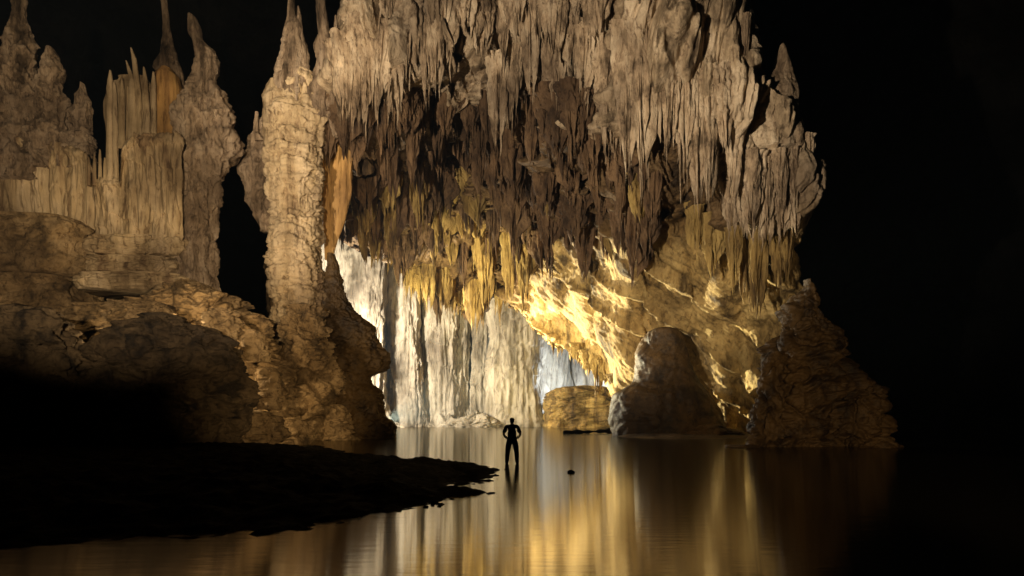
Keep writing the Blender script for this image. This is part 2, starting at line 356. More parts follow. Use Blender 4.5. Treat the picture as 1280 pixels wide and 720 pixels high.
def ceiling():
    nc, nr, wc, wr = 620, 460, 40, 40
    u0 = np.linspace(360, 1050, nc)[None, :]; t = np.linspace(0, 1, nr)[:, None] ** .95
    vb = np.interp(u0, VB_U, VB_V); v = -60 + (vb + 60) * t
    u = u0 + (np.interp(v, RE_V, RE_U) - 1050) * sstep(840, 1050, u0) + (np.interp(v, [-60, 60, 85, 130, 200], [434, 436, 428, 396, 372]) - 360) * sstep(520, 360, u0)
    Y = depth(u, v)
    # smooth the distance so that the face has no creases
    for _ in range(14):
        Y[1:-1] = (Y[:-2] + 2 * Y[1:-1] + Y[2:]) / 4; Y[:, 1:-1] = (Y[:, :-2] + 2 * Y[:, 1:-1] + Y[:, 2:]) / 4
    G = np.stack([(u - CX) / F * Y, Y, H + (VH - v) / F * Y], -1)
    # turn the right edge back into the dark
    k = np.linspace(0, 1, wc + 1)[1:][None, :, None]
    e = G[:, -1:, :]
    Wb = e + np.concatenate([2.2 * np.sin(k * math.pi) * .6 - 10 * k ** 2, 26 * k ** 1.1, -0 * k], -1)
    G = np.concatenate([G, Wb], 1); u = np.concatenate([u, np.repeat(u[:, -1:], wc, 1)], 1); v = np.concatenate([v, np.repeat(v[:, -1:], wc, 1)], 1)
    k = np.linspace(1, 0, wc + 1)[:-1][None, :, None]; e = G[:, :1, :]
    G = np.concatenate([e + np.concatenate([4 * k ** 2, 22 * k ** 1.1, 0 * k], -1), G], 1); u = np.concatenate([np.repeat(u[:, :1], wc, 1), u], 1); v = np.concatenate([np.repeat(v[:, :1], wc, 1), v], 1)
    # the lower lip turns up and back into the far chamber's roof
    over = sstep(800, 770, u[-1])[None, :, None]; k = np.linspace(0, 1, wr + 1)[1:][:, None, None]
    b = G[-1:, :, :]
    Lb = b + over * np.concatenate([0 * k + 0 * b[..., :1], 34 * k + 0 * b[..., :1], (12 * k ** .7) + 0 * b[..., :1]], -1) - (1 - over) * np.concatenate([0 * k + 0 * b[..., :1], 0 * k + 0 * b[..., :1], 1.5 * k + 0 * b[..., :1]], -1)
    G = np.concatenate([G, Lb], 0); u = np.concatenate([u, np.repeat(u[-1:], wr, 0)], 0); v = np.concatenate([v, np.repeat(v[-1:], wr, 0)], 0)
    # coarse relief
    n = gnormals(G); n *= np.sign((n * (np.array([0, 0, H]) - G)).sum(-1, keepdims=True).mean())
    wall = sstep(640, 700, u + (v - 330) * .3) * sstep(260, 330, v - (u - 860) * .02)      # the sloping, ribbed lower right face
    n = n * [1, 1, .3]; n[..., 1] -= .25; n /= np.linalg.norm(n, axis=-1, keepdims=True)
    G0 = G; edge = .25 + .75 * sstep(0, 26, np.interp(v, RE_V, RE_U) - u) * sstep(0, 30, u - np.interp(v, [-60, 60, 85, 130, 200], [434, 436, 428, 396, 372]))
    G = G + n * (1.5 * fbm(G * .09, 3) + (1.5 - 1.1 * wall) * billow(sc3(G, .22, .22, .05), 2))[..., None] * edge[..., None]
    drip = 1.25 * curtain(G0, 1.1, 1.0, .6) + .30 * fbm(sc3(G0, .9, .9, .7), 4) + .45 * billow(sc3(G0, .7, .7, .10), 3)
    pit = np.maximum(0, fbm(sc3(G0, .42, .42, .17, 4.0), 3) - .30) * 5.5
    drip = drip - np.minimum(pit, 2.4)
    # ribs running down to the right across the lower face
    hh = (G[..., 0] - .75 * (G[..., 1] - 60)) * .7; z = G[..., 2]
    wq = np.stack([hh, z, hh * 0 + 3], -1)
    wx = .5 * fbm(wq * .16, 2); wy = .5 * fbm(wq * .16 + 20, 2)
    a = hh * .66 + z * .75 + wx; r = hh * .75 - z * .66 + wy
    rq = lambda fa, fr, o: np.stack([a * fa + o, r * fr, 0 * a + o], -1)
    # flat slanting slabs, stepped one over the other, with crinkled crests between
    cell = a * .30 + .45 * perlin(rq(.12, .05, 3)); ci = np.floor(cell); cf = cell - ci
    slab = (.5 + 1.1 * h1(ci, 2.0)) * (1 - cf) * sstep(0, .07, cf)
    c2 = a * .72 + r * .16 + .5 * perlin(rq(.3, .12, 8)); i2 = np.floor(c2); f2 = c2 - i2
    slab2 = (.15 + .6 * h1(i2, 5.0)) * (1 - f2) * sstep(0, .1, f2)
    crest = np.exp(-((cf - .08) / .13) ** 2) * sstep(-.25, .25, perlin(rq(.15, .12, 17)))
    rib = .5 * slab + .35 * slab2 + .8 * crest * (.35 + .5 * ridged(sc3(G0, .9, .9, .9), 3)) + .4 * fbm(rq(.22, .07, 9), 3) + .12 * ridged(rq(1.8, .4, 4), 3) + .09 * fbm(G0 * 1.8, 3)
    rib = rib + .35 * sstep(860, 940, u)* curtain(G0, .4, .8, .8)
    G = G + n * ((drip * (1 - wall) + rib * wall) * (.5 + .5 * edge))[..., None]
    # darker brown puts the inner vault's unlit look into its colour; ochre low down
    shade = sstep(120, 190, v - 18 * np.sin(u / 37) - 22 * np.sin(u / 83 + 1) - np.clip(u - 720, 0, 400) * .42) * (1 - .75 * wall) * sstep(1000, 900, u - (v - 100) * .1)
    shade = np.clip(shade, 0, 1) * .95
    o = obj('cave_ceiling', G, gridq(G.shape[0], G.shape[1]), M_CEIL, attr=shade)
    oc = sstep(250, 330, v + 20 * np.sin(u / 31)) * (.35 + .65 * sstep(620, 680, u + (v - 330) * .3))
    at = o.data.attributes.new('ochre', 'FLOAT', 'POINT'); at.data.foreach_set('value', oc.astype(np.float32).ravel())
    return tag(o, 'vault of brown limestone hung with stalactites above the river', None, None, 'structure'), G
CEIL, CG = ceiling()

# ------------------------------------------------------------------ stalactites
def stal_mesh(name, seed, lobes=1, flat=1.0):
    r = np.random.default_rng(seed); Vs, Qs, n0 = [], [], 0
    for k in range(lobes):
        nz, nt = 34, 22
        ln = 1.0 if k == 0 else r.uniform(.35, .85); off = np.array([0, 0]) if k == 0 else np.array([r.uniform(-.8, .8), r.uniform(-.45, .45)])
        rad = .62 if k == 0 and lobes > 1 else (1.0 if lobes == 1 else r.uniform(.28, .5))
        t = np.linspace(0, 1, nz); pr = (1 - t) ** r.uniform(.45, .8) * (1 - .35 * sstep(.0, .5, t)) + .5 * np.exp(-t / .05) * .6
        pr = pr * (1 + .16 * np.sin(t * r.uniform(14, 26) + r.uniform(0, 6)) * (1 - t)) + .012
        th = np.linspace(0, 2 * math.pi, nt, endpoint=False)
        wob = np.stack([np.interp(t, np.linspace(0, 1, 6), r.normal(0, .10, 6)), np.interp(t, np.linspace(0, 1, 6), r.normal(0, .10, 6))], -1); wob[0] = 0
        C = np.cos(th)[None, :]; S = np.sin(th)[None, :]
        q = np.stack([C * 1.6 + 0 * t[:, None], S * 1.6 + 0 * t[:, None], t[:, None] * 1.4 + 0 * C], -1) + seed * 1.9 + k * 5
        rr = pr[:, None] * rad * (1 + .36 * billow(q, 2) + .5 * perlin(np.stack([q[..., 0] * .8, q[..., 1] * .8, t[:, None] * 12 + 0 * C + seed], -1)))
        V = np.stack([off[0] + wob[:, :1] * (rad) + rr * C, (off[1] + wob[:, 1:] * rad + rr * S) * flat, -(t * ln)[:, None] + 0 * C], -1)
        Vs.append(V.reshape(-1, 3)); Qs.append(gridq(nz, nt, True)[:, ::-1] + n0); n0 += nz * nt
    return np.concatenate(Vs), np.concatenate(Qs)
ST = {}
for key, mat in (('pale', M_STAL), ('brown', M_STAL_BROWN), ('gold', M_STAL_GOLD)):
    ST[key] = []
    for s in range(9):
        V, Q = stal_mesh('stalactite', 20 + s, 1 if s < 3 else 3 + s % 4, .75 if s % 2 else 1.0)
        m = mesh('stalactite', V, Q); m.materials.append(mat); ST[key].append(m)
def drape_mesh(seed):
    """a fused curtain: one lumpy body whose lower rim runs out into teeth of uneven length, with a few free drips"""
    r = np.random.default_rng(seed); nt, nz = 72, 44
    th = np.linspace(0, 2 * math.pi, nt, endpoint=False); C, S = np.cos(th), np.sin(th); t = np.linspace(0, 1, nz)[:, None]
    q = np.stack([C * 1.5, S * 1.5, 0 * C + seed * 2.3], -1)
    teeth = np.clip(.62 + .40 * perlin(q * 1.2) + .34 * perlin(q * 3.1 + 4) + .16 * perlin(q * 7 + 9), .22, 1.05)
    teeth = teeth / teeth.max()
    p = np.stack([C + 0 * t, S + 0 * t, 0 * C + t * 2.2], -1) + seed * 1.7
    body = (1.12 - .50 * t ** 1.2) * (1 + .22 * np.exp(-t / .08))
    flute = 1 + .34 * billow(np.stack([p[..., 0] * 1.9, p[..., 1] * 1.9, p[..., 2] * .4], -1), 2) + .30 * perlin(p * 1.4) + .20 * fbm(np.stack([p[..., 0] * 2, p[..., 1] * 2, p[..., 2] * 3.4], -1), 3)
    rr = body * flute * (1 - sstep(.72, 1.0, t) * (.55 + .2 * (1 - teeth)))
    V = np.stack([rr * C, rr * S * .55, -t * teeth * (1 - .06 * perlin(p * 2))], -1).reshape(-1, 3); Q = gridq(nz, nt, True)[:, ::-1]
    Vs, Qs, n0 = [V], [Q], len(V)
    for k in range(r.integers(2, 5)):
        a, b = stal_mesh('d', seed * 31 + k, 1); sc = r.uniform(.14, .30)
        a = a * [sc, sc, r.uniform(.35, .75)] + [r.uniform(-.6, .6), r.uniform(-.3, .3), r.uniform(-.45, -.2)]; Vs.append(a); Qs.append(b + n0); n0 += len(a)
    return np.concatenate(Vs), np.concatenate(Qs)
DR = {}
for key, mat in (('pale', M_STAL), ('gold', M_STAL_GOLD), ('brown', M_STAL_BROWN)):
    DR[key] = []
    for sd in range(9):
        m = mesh('stalactite', *drape_mesh(3 + sd)); m.materials.append(mat); DR[key].append(m)
def drape(u, vb, vt, wpx, kind='pale', dy=0.0):
    Y = float(depth(np.array([u]), np.array([vb]))[0]) + dy
    w = wpx / 2 / F * Y; o = bpy.data.objects.new('stalactite', random.choice(DR[kind])); COL.objects.link(o); o.parent = CEIL
    o.location = Vector(P(u, vb - 12, Y)); o.scale = (w, w * random.uniform(.8, 1.2), (vt - vb + 12) / F * Y); o.rotation_euler = (0, random.uniform(-.04, .04), random.uniform(-.5, .5) + (math.pi if random.random() < .5 else 0))
    return o
def stal(u, vb, vt, wpx, kind='pale', dy=0.0, single=False):
    """a stalactite from its root row to its tip row, hanging from the rock at that distance"""
    Y = float(depth(np.array([u]), np.array([vb]))[0]) + dy
    up = 10; top = P(u, vb - up, Y); L = (vt - vb + up) / F * Y; w = wpx / 2 / F * Y
    m = ST[kind][random.randrange(3) if single else random.randrange(3, 9)]
    o = bpy.data.objects.new('stalactite', m); COL.objects.link(o); o.parent = CEIL
    o.location = Vector(top); o.scale = (w, w * random.uniform(.8, 1.2), L); o.rotation_euler = (random.uniform(-.03, .03), random.uniform(-.03, .03), random.uniform(0, 6.28))
    return o
# pale fringe at the front of the vault (root row, tip row, width)
for u, vb, vt, w in [(428, 60, 160, 24), (438, 70, 166, 22), (452, 60, 172, 20), (463, 50, 152, 24), (478, 40, 130, 26), (488, 90, 154, 13), (497, 40, 118, 24), (508, 10, 128, 18),
        (520, 20, 96, 26), (532, 10, 142, 17), (547, 0, 126, 20), (556, -20, 96, 24), (585, -10, 60, 30), (606, 10, 74, 18), (624, 80, 186, 22), (637, 85, 158, 14), (648, 10, 60, 24), (662, 5, 122, 18),
        (690, 0, 80, 26), (716, 40, 110, 22), (731, 45, 148, 17), (745, 60, 140, 14), (758, 60, 208, 24), (766, 90, 204, 16), (783, 40, 235, 22), (797, 40, 246, 24), (808, 60, 230, 20), (826, 60, 200, 22),
        (838, 70, 190, 18), (854, 100, 240, 20), (870, 110, 262, 18), (888, 140, 270, 18), (905, 120, 190, 15), (938, 205, 300, 24), (958, 210, 290, 15), (975, 200, 270, 14), (996, 200, 270, 16), (1012, 180, 250, 12)]:
    drape(u, vb, vt, w * 1.35, 'pale', -.5)
for _ in range(40):
    u = random.uniform(425, 950); vb = random.uniform(-40, 80 + max(0, u - 700) * .45); drape(u, vb, vb + random.uniform(30, 90), random.choice((10, 14, 18, 24, 34)), 'pale', -.3)
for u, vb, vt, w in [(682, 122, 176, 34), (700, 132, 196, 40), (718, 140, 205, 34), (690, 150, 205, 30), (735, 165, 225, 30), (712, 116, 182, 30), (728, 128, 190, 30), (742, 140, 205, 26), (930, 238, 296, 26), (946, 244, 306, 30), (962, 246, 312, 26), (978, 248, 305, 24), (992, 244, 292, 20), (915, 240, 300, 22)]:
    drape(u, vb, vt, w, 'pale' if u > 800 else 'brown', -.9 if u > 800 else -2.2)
# brown curtains hanging row behind row under the inner vault
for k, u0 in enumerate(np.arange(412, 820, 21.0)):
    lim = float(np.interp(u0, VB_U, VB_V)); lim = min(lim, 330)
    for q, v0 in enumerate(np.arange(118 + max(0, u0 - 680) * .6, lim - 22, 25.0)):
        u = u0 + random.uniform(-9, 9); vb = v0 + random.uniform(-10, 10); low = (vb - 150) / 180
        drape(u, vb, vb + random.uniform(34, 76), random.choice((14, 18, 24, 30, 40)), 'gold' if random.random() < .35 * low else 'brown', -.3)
# fringe along the lower lip
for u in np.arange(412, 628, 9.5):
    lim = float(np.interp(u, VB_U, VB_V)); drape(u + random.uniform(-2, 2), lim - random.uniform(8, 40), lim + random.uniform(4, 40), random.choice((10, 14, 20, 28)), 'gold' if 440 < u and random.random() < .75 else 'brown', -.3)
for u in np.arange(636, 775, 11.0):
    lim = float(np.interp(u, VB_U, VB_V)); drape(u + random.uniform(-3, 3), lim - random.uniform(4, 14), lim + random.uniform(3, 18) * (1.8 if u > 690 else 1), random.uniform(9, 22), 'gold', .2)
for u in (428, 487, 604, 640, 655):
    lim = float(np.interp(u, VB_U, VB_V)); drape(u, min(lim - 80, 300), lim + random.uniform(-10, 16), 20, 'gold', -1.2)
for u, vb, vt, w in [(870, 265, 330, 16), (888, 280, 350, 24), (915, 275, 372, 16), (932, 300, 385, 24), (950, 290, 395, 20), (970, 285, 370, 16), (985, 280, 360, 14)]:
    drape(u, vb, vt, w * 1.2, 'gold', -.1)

# ------------------------------------------------------------------ far chamber: back wall, pillars, ledge
def back_wall():
    nc, nr = 300, 220
    u = np.linspace(396, 860, nc)[None, :]; v = np.linspace(150, 536, nr)[:, None]
    Y = 111 + 14 * np.exp(-((u - 712) / 34) ** 2) + 5 * np.exp(-((u - 582) / 9) ** 2) - 16 * sstep(500, 400, u) - 22 * sstep(760, 850, u) + 0 * v
    Y = Y - 9 * sstep(500, 536, v) * (0.5 + 0.5 * np.sin(u / 21.0)) 
    zb = np.maximum(-1.0, H + (VH - v) / F * Y)
    G = np.stack([(u - CX) / F * Y, Y, zb], -1)
    n = gnormals(G); n *= np.sign((n * (np.array([0, 0, H]) - G)).sum(-1, keepdims=True).mean())
    G = G + n * (1.6 * fbm(sc3(G, .12, .12, .05), 3) + 1.0 * billow(sc3(G, .42, .42, .035), 3) + .9 * curtain(G * .45, 1, 1, 1) * 1.6)[..., None]
    return tag(obj('back_wall', G, gridq(nr, nc), M_BACK), kind='structure')
back_wall()
def glow_block_wall():
    # added rock rib, unseen, keeps the far lamps' glow out of the black gap
    n, nz = 90, 110; t = np.linspace(0, 1, n); c = np.stack([-21 - 16 * t - 1.2 * np.sin(t * 5), 53 + 52 * t], -1); w = 1.6 * np.sin(np.clip(t, .02, .98) * math.pi) ** .4
    nr = np.array([.956, .294]); ring = np.concatenate([c + nr * w[:, None], (c - nr * w[:, None])[::-1]]); z = np.linspace(29, -1, nz)
    V = np.concatenate([np.repeat(ring[None], nz, 0), np.repeat(z[:, None], 2 * n, 1)[..., None]], -1)
    d = d_flow(1.1, .3, 6, 3.0)(V); sg = np.concatenate([np.ones(n), -np.ones(n)]); V[..., 0] += d * .9 * sg; V[..., 1] += d * .25 * sg
    return tag(obj('glow_block_wall', V, gridq(nz, 2 * n, True)[:, ::-1], M_ROCK), kind='structure')
glow_block_wall()
PIL = 'flowstone pillars along the back of the far chamber'
for prof, Y, lab in [
    ([(150, 395, 480), (270, 405, 478), (330, 420, 482), (420, 440, 480), (500, 446, 482), (534, 440, 492)], 99, 'brightest white fluted pillar beside the knobbed dark outcrop'),
    ([(240, 478, 530), (310, 482, 520), (350, 484, 522), (450, 484, 526), (510, 482, 530), (534, 476, 540)], 104, 'tall narrow grey fluted pillar, next to the brightest white one'),
    ([(300, 528, 575), (400, 532, 572), (470, 534, 570), (534, 528, 578)], 106, 'pale grey pillar partly under the ochre stalactite fringe'),
    ([(280, 455, 487), (400, 462, 486), (500, 464, 488), (534, 460, 494)], 105, 'narrow cream pillar squeezed behind the brightest white one'),
    ([(300, 560, 592), (420, 566, 588), (500, 564, 586), (534, 560, 592)], 107.5, 'slender cream pillar between the two paler grey ones'),
    ([(300, 512, 540), (420, 518, 538), (534, 514, 544)], 107, 'slender gold tinted pillar behind the tall narrow grey one'),
    ([(300, 588, 618), (430, 590, 614), (534, 586, 618)], 107, 'slim grey pillar right beside the wide buff pillar'),
    ([(300, 605, 690), (350, 609, 680), (420, 611, 676), (480, 610, 674), (520, 606, 680), (534, 600, 690)], 103, 'wide buff flowstone pillar next to the blue shadowed recess')]:
    o = loft('flowstone_pillar', prof, Y, M_BACK, ky=.6, disp=d_flow(.95, .3, Y * .37, 5.0), sq=2.6, nth=150, nz=170)
    tag(o, lab, 'pillar', PIL)
o = loft('rock_slope', [(514, 590, 600), (520, 574, 612), (527, 556, 624), (535, 540, 640)], 100, M_BACK, ky=.6, disp=d_rock(1.2, .3, 3), nz=60); tag(o, 'low grey rubble slope at the foot of the far pillars', 'rock slope')
o = loft('rock_slope', [(506, 452, 470), (520, 450, 486), (535, 446, 506)], 97, M_BACK, ky=.6, disp=d_rock(.8, .4, 8), nz=60); tag(o, 'pale rubble heap against the brightest white pillar', 'rock slope')
o = loft('rock_ledge', [(484, 708, 752), (487, 690, 778), (493, 682, 788), (505, 680, 792), (520, 678, 795), (535, 676, 800)], 98, M_STAL_GOLD, ky=.8, disp=d_rock(1.3, .24, 5, 1.0, .5), sq=3.4, nth=140, nz=90); tag(o, 'low golden flat topped rock ledge at the far waterline', 'rock ledge')

# upright spikes on the outer shoulder of the vault
for prof, Y in [([(56, 984, 987), (74, 979, 991), (92, 972, 997), (115, 958, 1002), (150, 940, 1006), (190, 930, 1006)], 41), ([(62, 948, 951), (84, 942, 956), (104, 930, 966), (150, 920, 970)], 41.5)]:
    prof = [(a, b - 8, c - 8) for a, b, c in prof]
    loft('spire', prof, Y, M_STAL, CEIL, nth=90, nz=130, disp=d_spiky(.35, Y))
# ------------------------------------------------------------------ right bank
o = loft('rock_dome', [(412, 816, 836), (415, 808, 845), (422, 802, 851), (436, 798, 856), (455, 794, 864), (478, 788, 876), (486, 776, 882), (493, 766, 888), (520, 763, 902), (546, 766, 916)], 55, M_DARKROCK, ky=.8, disp=d_rock(.5, .24, 21, .28, .10), nth=160, nz=170)
tag(o, 'smooth brown rounded rock dome before the ribbed golden wall', 'rock')
c = thing('rock_pinnacle', 'jagged dark rock pinnacle standing in the water by black cave', 'rock', P(1020, 558, 35))
loft('main_spire', [(350, 1006, 1012), (362, 1001, 1018), (372, 991, 1026), (384, 986, 1036), (402, 986, 1037), (412, 978, 1050), (428, 968, 1062), (446, 962, 1062), (462, 955, 1064), (500, 946, 1076), (530, 938, 1080), (562, 936, 1082)], 35.5, M_DARKROCK, c, ky=.75, disp=d_rock(1.15, .27, 40, 1.2, .2), nth=180, nz=200)
loft('low_shoulder', [(468, 1062, 1078), (476, 1050, 1092), (486, 1046, 1106), (500, 1044, 1112), (530, 1044, 1117), (548, 1042, 1118), (562, 1044, 1112)], 34.5, M_DARKROCK, c, ky=.8, disp=d_rock(.8, .33, 44, 1.2), nth=120, nz=110)
loft('low_shoulder', [(440, 962, 975), (455, 950, 985), (490, 940, 990), (530, 932, 996), (562, 930, 998)], 34, M_DARKROCK, c, ky=.7, disp=d_rock(.8, .33, 49, 1.2), nth=120, nz=110)
o = loft('waterline_rock', [(533, 868, 905), (538, 850, 925), (547, 840, 945)], 52, M_DARKROCK, ky=.8, disp=d_rock(.5, .6, 50), nz=50); tag(o, 'low dark rock between the rock dome and the pinnacle', 'rock')
o = loft('waterline_rock', [(548, 1085, 1112), (556, 1070, 1128), (562, 1065, 1135)], 33.5, M_DARKROCK, ky=.8, disp=d_rock(.4, .7, 60), nz=40); tag(o, 'low dark rock at the outer foot of the pinnacle', 'rock')

def heightpatch(name, poly, hmax, slope, mat, step, seed, rough=.12, margin=2.0):
    poly = np.array(poly, float); lo = poly.min(0) - margin; hi = poly.max(0) + margin
    nx, ny = int((hi[0] - lo[0]) / step) + 2, int((hi[1] - lo[1]) / step) + 2
    X, Yg = np.meshgrid(np.linspace(lo[0], hi[0], nx), np.linspace(lo[1], hi[1], ny))
    d = np.full(X.shape, 1e9); ins = np.zeros(X.shape, bool); n = len(poly)
    for i in range(n):
        a, b = poly[i], poly[(i + 1) % n]; ab = b - a; t = np.clip(((X - a[0]) * ab[0] + (Yg - a[1]) * ab[1]) / (ab @ ab + 1e-9), 0, 1)
        d = np.minimum(d, np.hypot(X - a[0] - t * ab[0], Yg - a[1] - t * ab[1]))
        c = ((a[1] > Yg) != (b[1] > Yg)); xi = a[0] + (Yg - a[1]) * (b[0] - a[0]) / (b[1] - a[1] + 1e-12); ins ^= c & (X < xi)
    sd = np.where(ins, d, -d); p = np.stack([X, Yg, 0 * X + seed], -1)
    z = hmax * np.tanh(sd * slope / hmax) + rough * fbm(p * .9, 4) * (.4 + .6 * sstep(-.5, 1.5, sd)) + rough * .5 * np.maximum(0, ridged(p * 2.1, 2) - .5)
    z = np.where(sd < -.6, -.5 + z * .2, z)
    V = np.stack([X, Yg, z], -1)
    return tag(obj(name, V, gridq(ny, nx), mat), kind='structure')
def water_xy(u, v):
    Y = H * F / (v - VH); return ((u - CX) / F * Y, Y)
shore_px = [(-300, 552), (60, 556), (250, 556), (330, 559), (352, 556), (372, 562), (395, 558), (412, 563), (440, 570), (470, 574), (520, 576.5), (560, 579), (590, 582), (612, 586), (611, 591), (596, 596), (600, 600), (570, 604), (540, 608), (545, 612), (575, 613), (602, 615.5), (580, 619), (560, 622), (545, 630), (520, 635), (480, 640), (430, 648), (390, 656), (330, 662), (280, 667), (220, 672), (120, 676), (-100, 684), (-500, 694)]
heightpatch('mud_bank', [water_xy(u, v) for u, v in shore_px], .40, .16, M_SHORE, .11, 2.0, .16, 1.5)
bank_px = [(772, 543), (815, 540), (870, 540), (945, 543), (950, 547), (905, 548.5), (850, 549.5), (800, 547.5), (772, 546)]
heightpatch('gravel_bank', [water_xy(u, v) for u, v in bank_px], .25, .2, M_DARKROCK, .2, 5.0, .10, 1.5)

def stone(name, u, v, wpx, hpx, mat, label, seed, group=None, Y=None):
    x, y = water_xy(u, v); w = wpx / F * y; h = hpx / F * y
    bm = bmesh.new(); bmesh.ops.create_icosphere(bm, subdivisions=4, radius=1); co = np.array([q.co[:] for q in bm.verts])
    co = co * (1 + .35 * fbm(co * 1.1 + seed, 3) + .12 * fbm(co * 3 + seed, 2))[:, None]; co = np.clip(co, -1.05, 1.05)
    co = co * [w / 2, w * .35, h] + [x, y, h * .15]; fs = [[q.index for q in f.verts] for f in bm.faces]; bm.free()
    o = obj(name, co, np.array(fs), mat, None, (x, y, 0)); return tag(o, label, 'stone', group)
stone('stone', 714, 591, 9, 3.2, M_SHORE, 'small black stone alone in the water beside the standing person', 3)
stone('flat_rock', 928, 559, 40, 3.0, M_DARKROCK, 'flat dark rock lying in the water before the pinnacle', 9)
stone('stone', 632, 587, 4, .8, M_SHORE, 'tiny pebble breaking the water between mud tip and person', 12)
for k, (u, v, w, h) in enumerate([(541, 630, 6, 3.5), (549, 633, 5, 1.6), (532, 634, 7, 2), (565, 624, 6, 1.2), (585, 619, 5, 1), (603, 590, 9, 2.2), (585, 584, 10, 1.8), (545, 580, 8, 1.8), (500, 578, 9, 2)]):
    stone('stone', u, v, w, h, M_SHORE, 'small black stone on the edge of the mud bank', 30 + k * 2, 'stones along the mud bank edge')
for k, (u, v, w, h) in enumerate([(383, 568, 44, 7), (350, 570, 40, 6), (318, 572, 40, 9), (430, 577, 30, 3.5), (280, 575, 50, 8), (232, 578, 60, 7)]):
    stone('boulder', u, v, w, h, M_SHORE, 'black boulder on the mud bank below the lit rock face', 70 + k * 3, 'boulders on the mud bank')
# half sunken drift log
def log():
    a = np.array([*water_xy(704, 542.5), .10]); b = np.array([*water_xy(772, 541.5), .30]); n, t = 40, 12
    s = np.linspace(0, 1, n)[:, None]; c = a + (b - a) * s; r = (.20 + .08 * np.sin(s * 9) + .05 * np.sin(s * 31))
    th = np.linspace(0, 2 * math.pi, t, endpoint=False)
    V = np.stack([c[:, :1] + 0 * th, c[:, 1:2] + r * np.cos(th), c[:, 2:3] + r * np.sin(th)], -1)
    o = obj('drift_log', V, gridq(n, t, True), M_SHORE, None, (a + b) / 2); tag(o, 'long thin dark log lying in the water beside rock dome', 'log')
log()

# ------------------------------------------------------------------ left bank
# main column with ledges, spires and the ochre curtain at its side
c = thing('limestone_column', 'tall pale ledged limestone column with spires rising to the roof', 'column', P(378, 548, 47))
loft('shaft', [(96, 352, 396), (110, 346, 405), (130, 336, 408), (150, 331, 408), (200, 332, 404), (260, 334, 402), (320, 338, 400), (345, 340, 410), (380, 341, 415), (440, 343, 414), (500, 345, 418)], 47, M_PALE, c, ky=.85, nth=200, nz=300, disp=d_column(.8, 2))
for prof, Y, mat in [([(-40, 361, 366), (0, 361, 367), (20, 360, 370), (40, 357, 378), (80, 350, 382), (110, 347, 382), (152, 350, 378)], 46.2, M_PINK),
                ([(8, 372, 374), (30, 371, 378), (60, 368, 381)], 46.2, M_PINK),
                ([(-40, 394, 408), (0, 396, 406), (30, 398, 409), (60, 401, 414), (84, 395, 416), (112, 384, 414), (150, 380, 408)], 46.6, M_PINK),
                ([(44, 397, 400), (56, 393, 401), (72, 395, 402)], 46.4, M_PINK),
                ([(20, 419, 421), (45, 417, 424), (70, 414, 428), (90, 411, 434), (130, 409, 442), (160, 413, 440), (172, 420, 430)], 46.8, M_PINK),
                ([(140, 319, 323), (165, 316, 322), (175, 318, 330)], 46.5, M_PINK),
                ([(100, 338, 346), (120, 330, 352), (160, 330, 352)], 46.0, M_PALE)]:
    loft('spire', prof, Y, mat, c, ky=.8, nth=64, nz=110, disp=d_spiky(.55, Y))
loft('side_flange', [(150, 326, 336), (185, 308, 338), (215, 306, 340), (250, 312, 340), (290, 326, 342)], 47.5, M_PINK, c, nth=96, nz=120, disp=d_spiky(.8, 4))
loft('ochre_curtain', [(170, 404, 444), (190, 402, 441), (240, 402, 438), (290, 404, 426), (325, 406, 416)], 50, M_ORANGE, c, ky=.35, nth=120, nz=120, disp=d_flow(.5, 0, 9))
# outcrop at its foot
c = thing('rock_outcrop', 'knobbed brown rock outcrop at the column foot, jutting over water', 'rock', P(430, 550, 46))
loft('knob_face', [(318, 410, 418), (332, 408, 424), (348, 404, 428), (370, 400, 433), (386, 396, 442), (398, 394, 456), (404, 394, 466), (414, 394, 470), (426, 394, 474), (436, 394, 480), (441, 394, 489), (456, 394, 490), (463, 394, 486), (468, 394, 470), (474, 394, 465), (484, 394, 470), (490, 394, 480), (512, 394, 481), (522, 394, 485), (526, 394, 494), (540, 394, 497), (548, 394, 494)], 47.5, M_DARKROCK, c, ky=.55, nth=150, nz=260, disp=d_rock(.26, 1.0, 5))
loft('lit_face', [(384, 352, 404), (398, 346, 410), (420, 340, 418), (450, 332, 424), (480, 326, 432), (510, 322, 440), (535, 322, 448), (556, 326, 452)], 44, M_ROCK, c, ky=.6, nth=170, nz=200, disp=d_rock(1.0, .42, 77, 1.2))
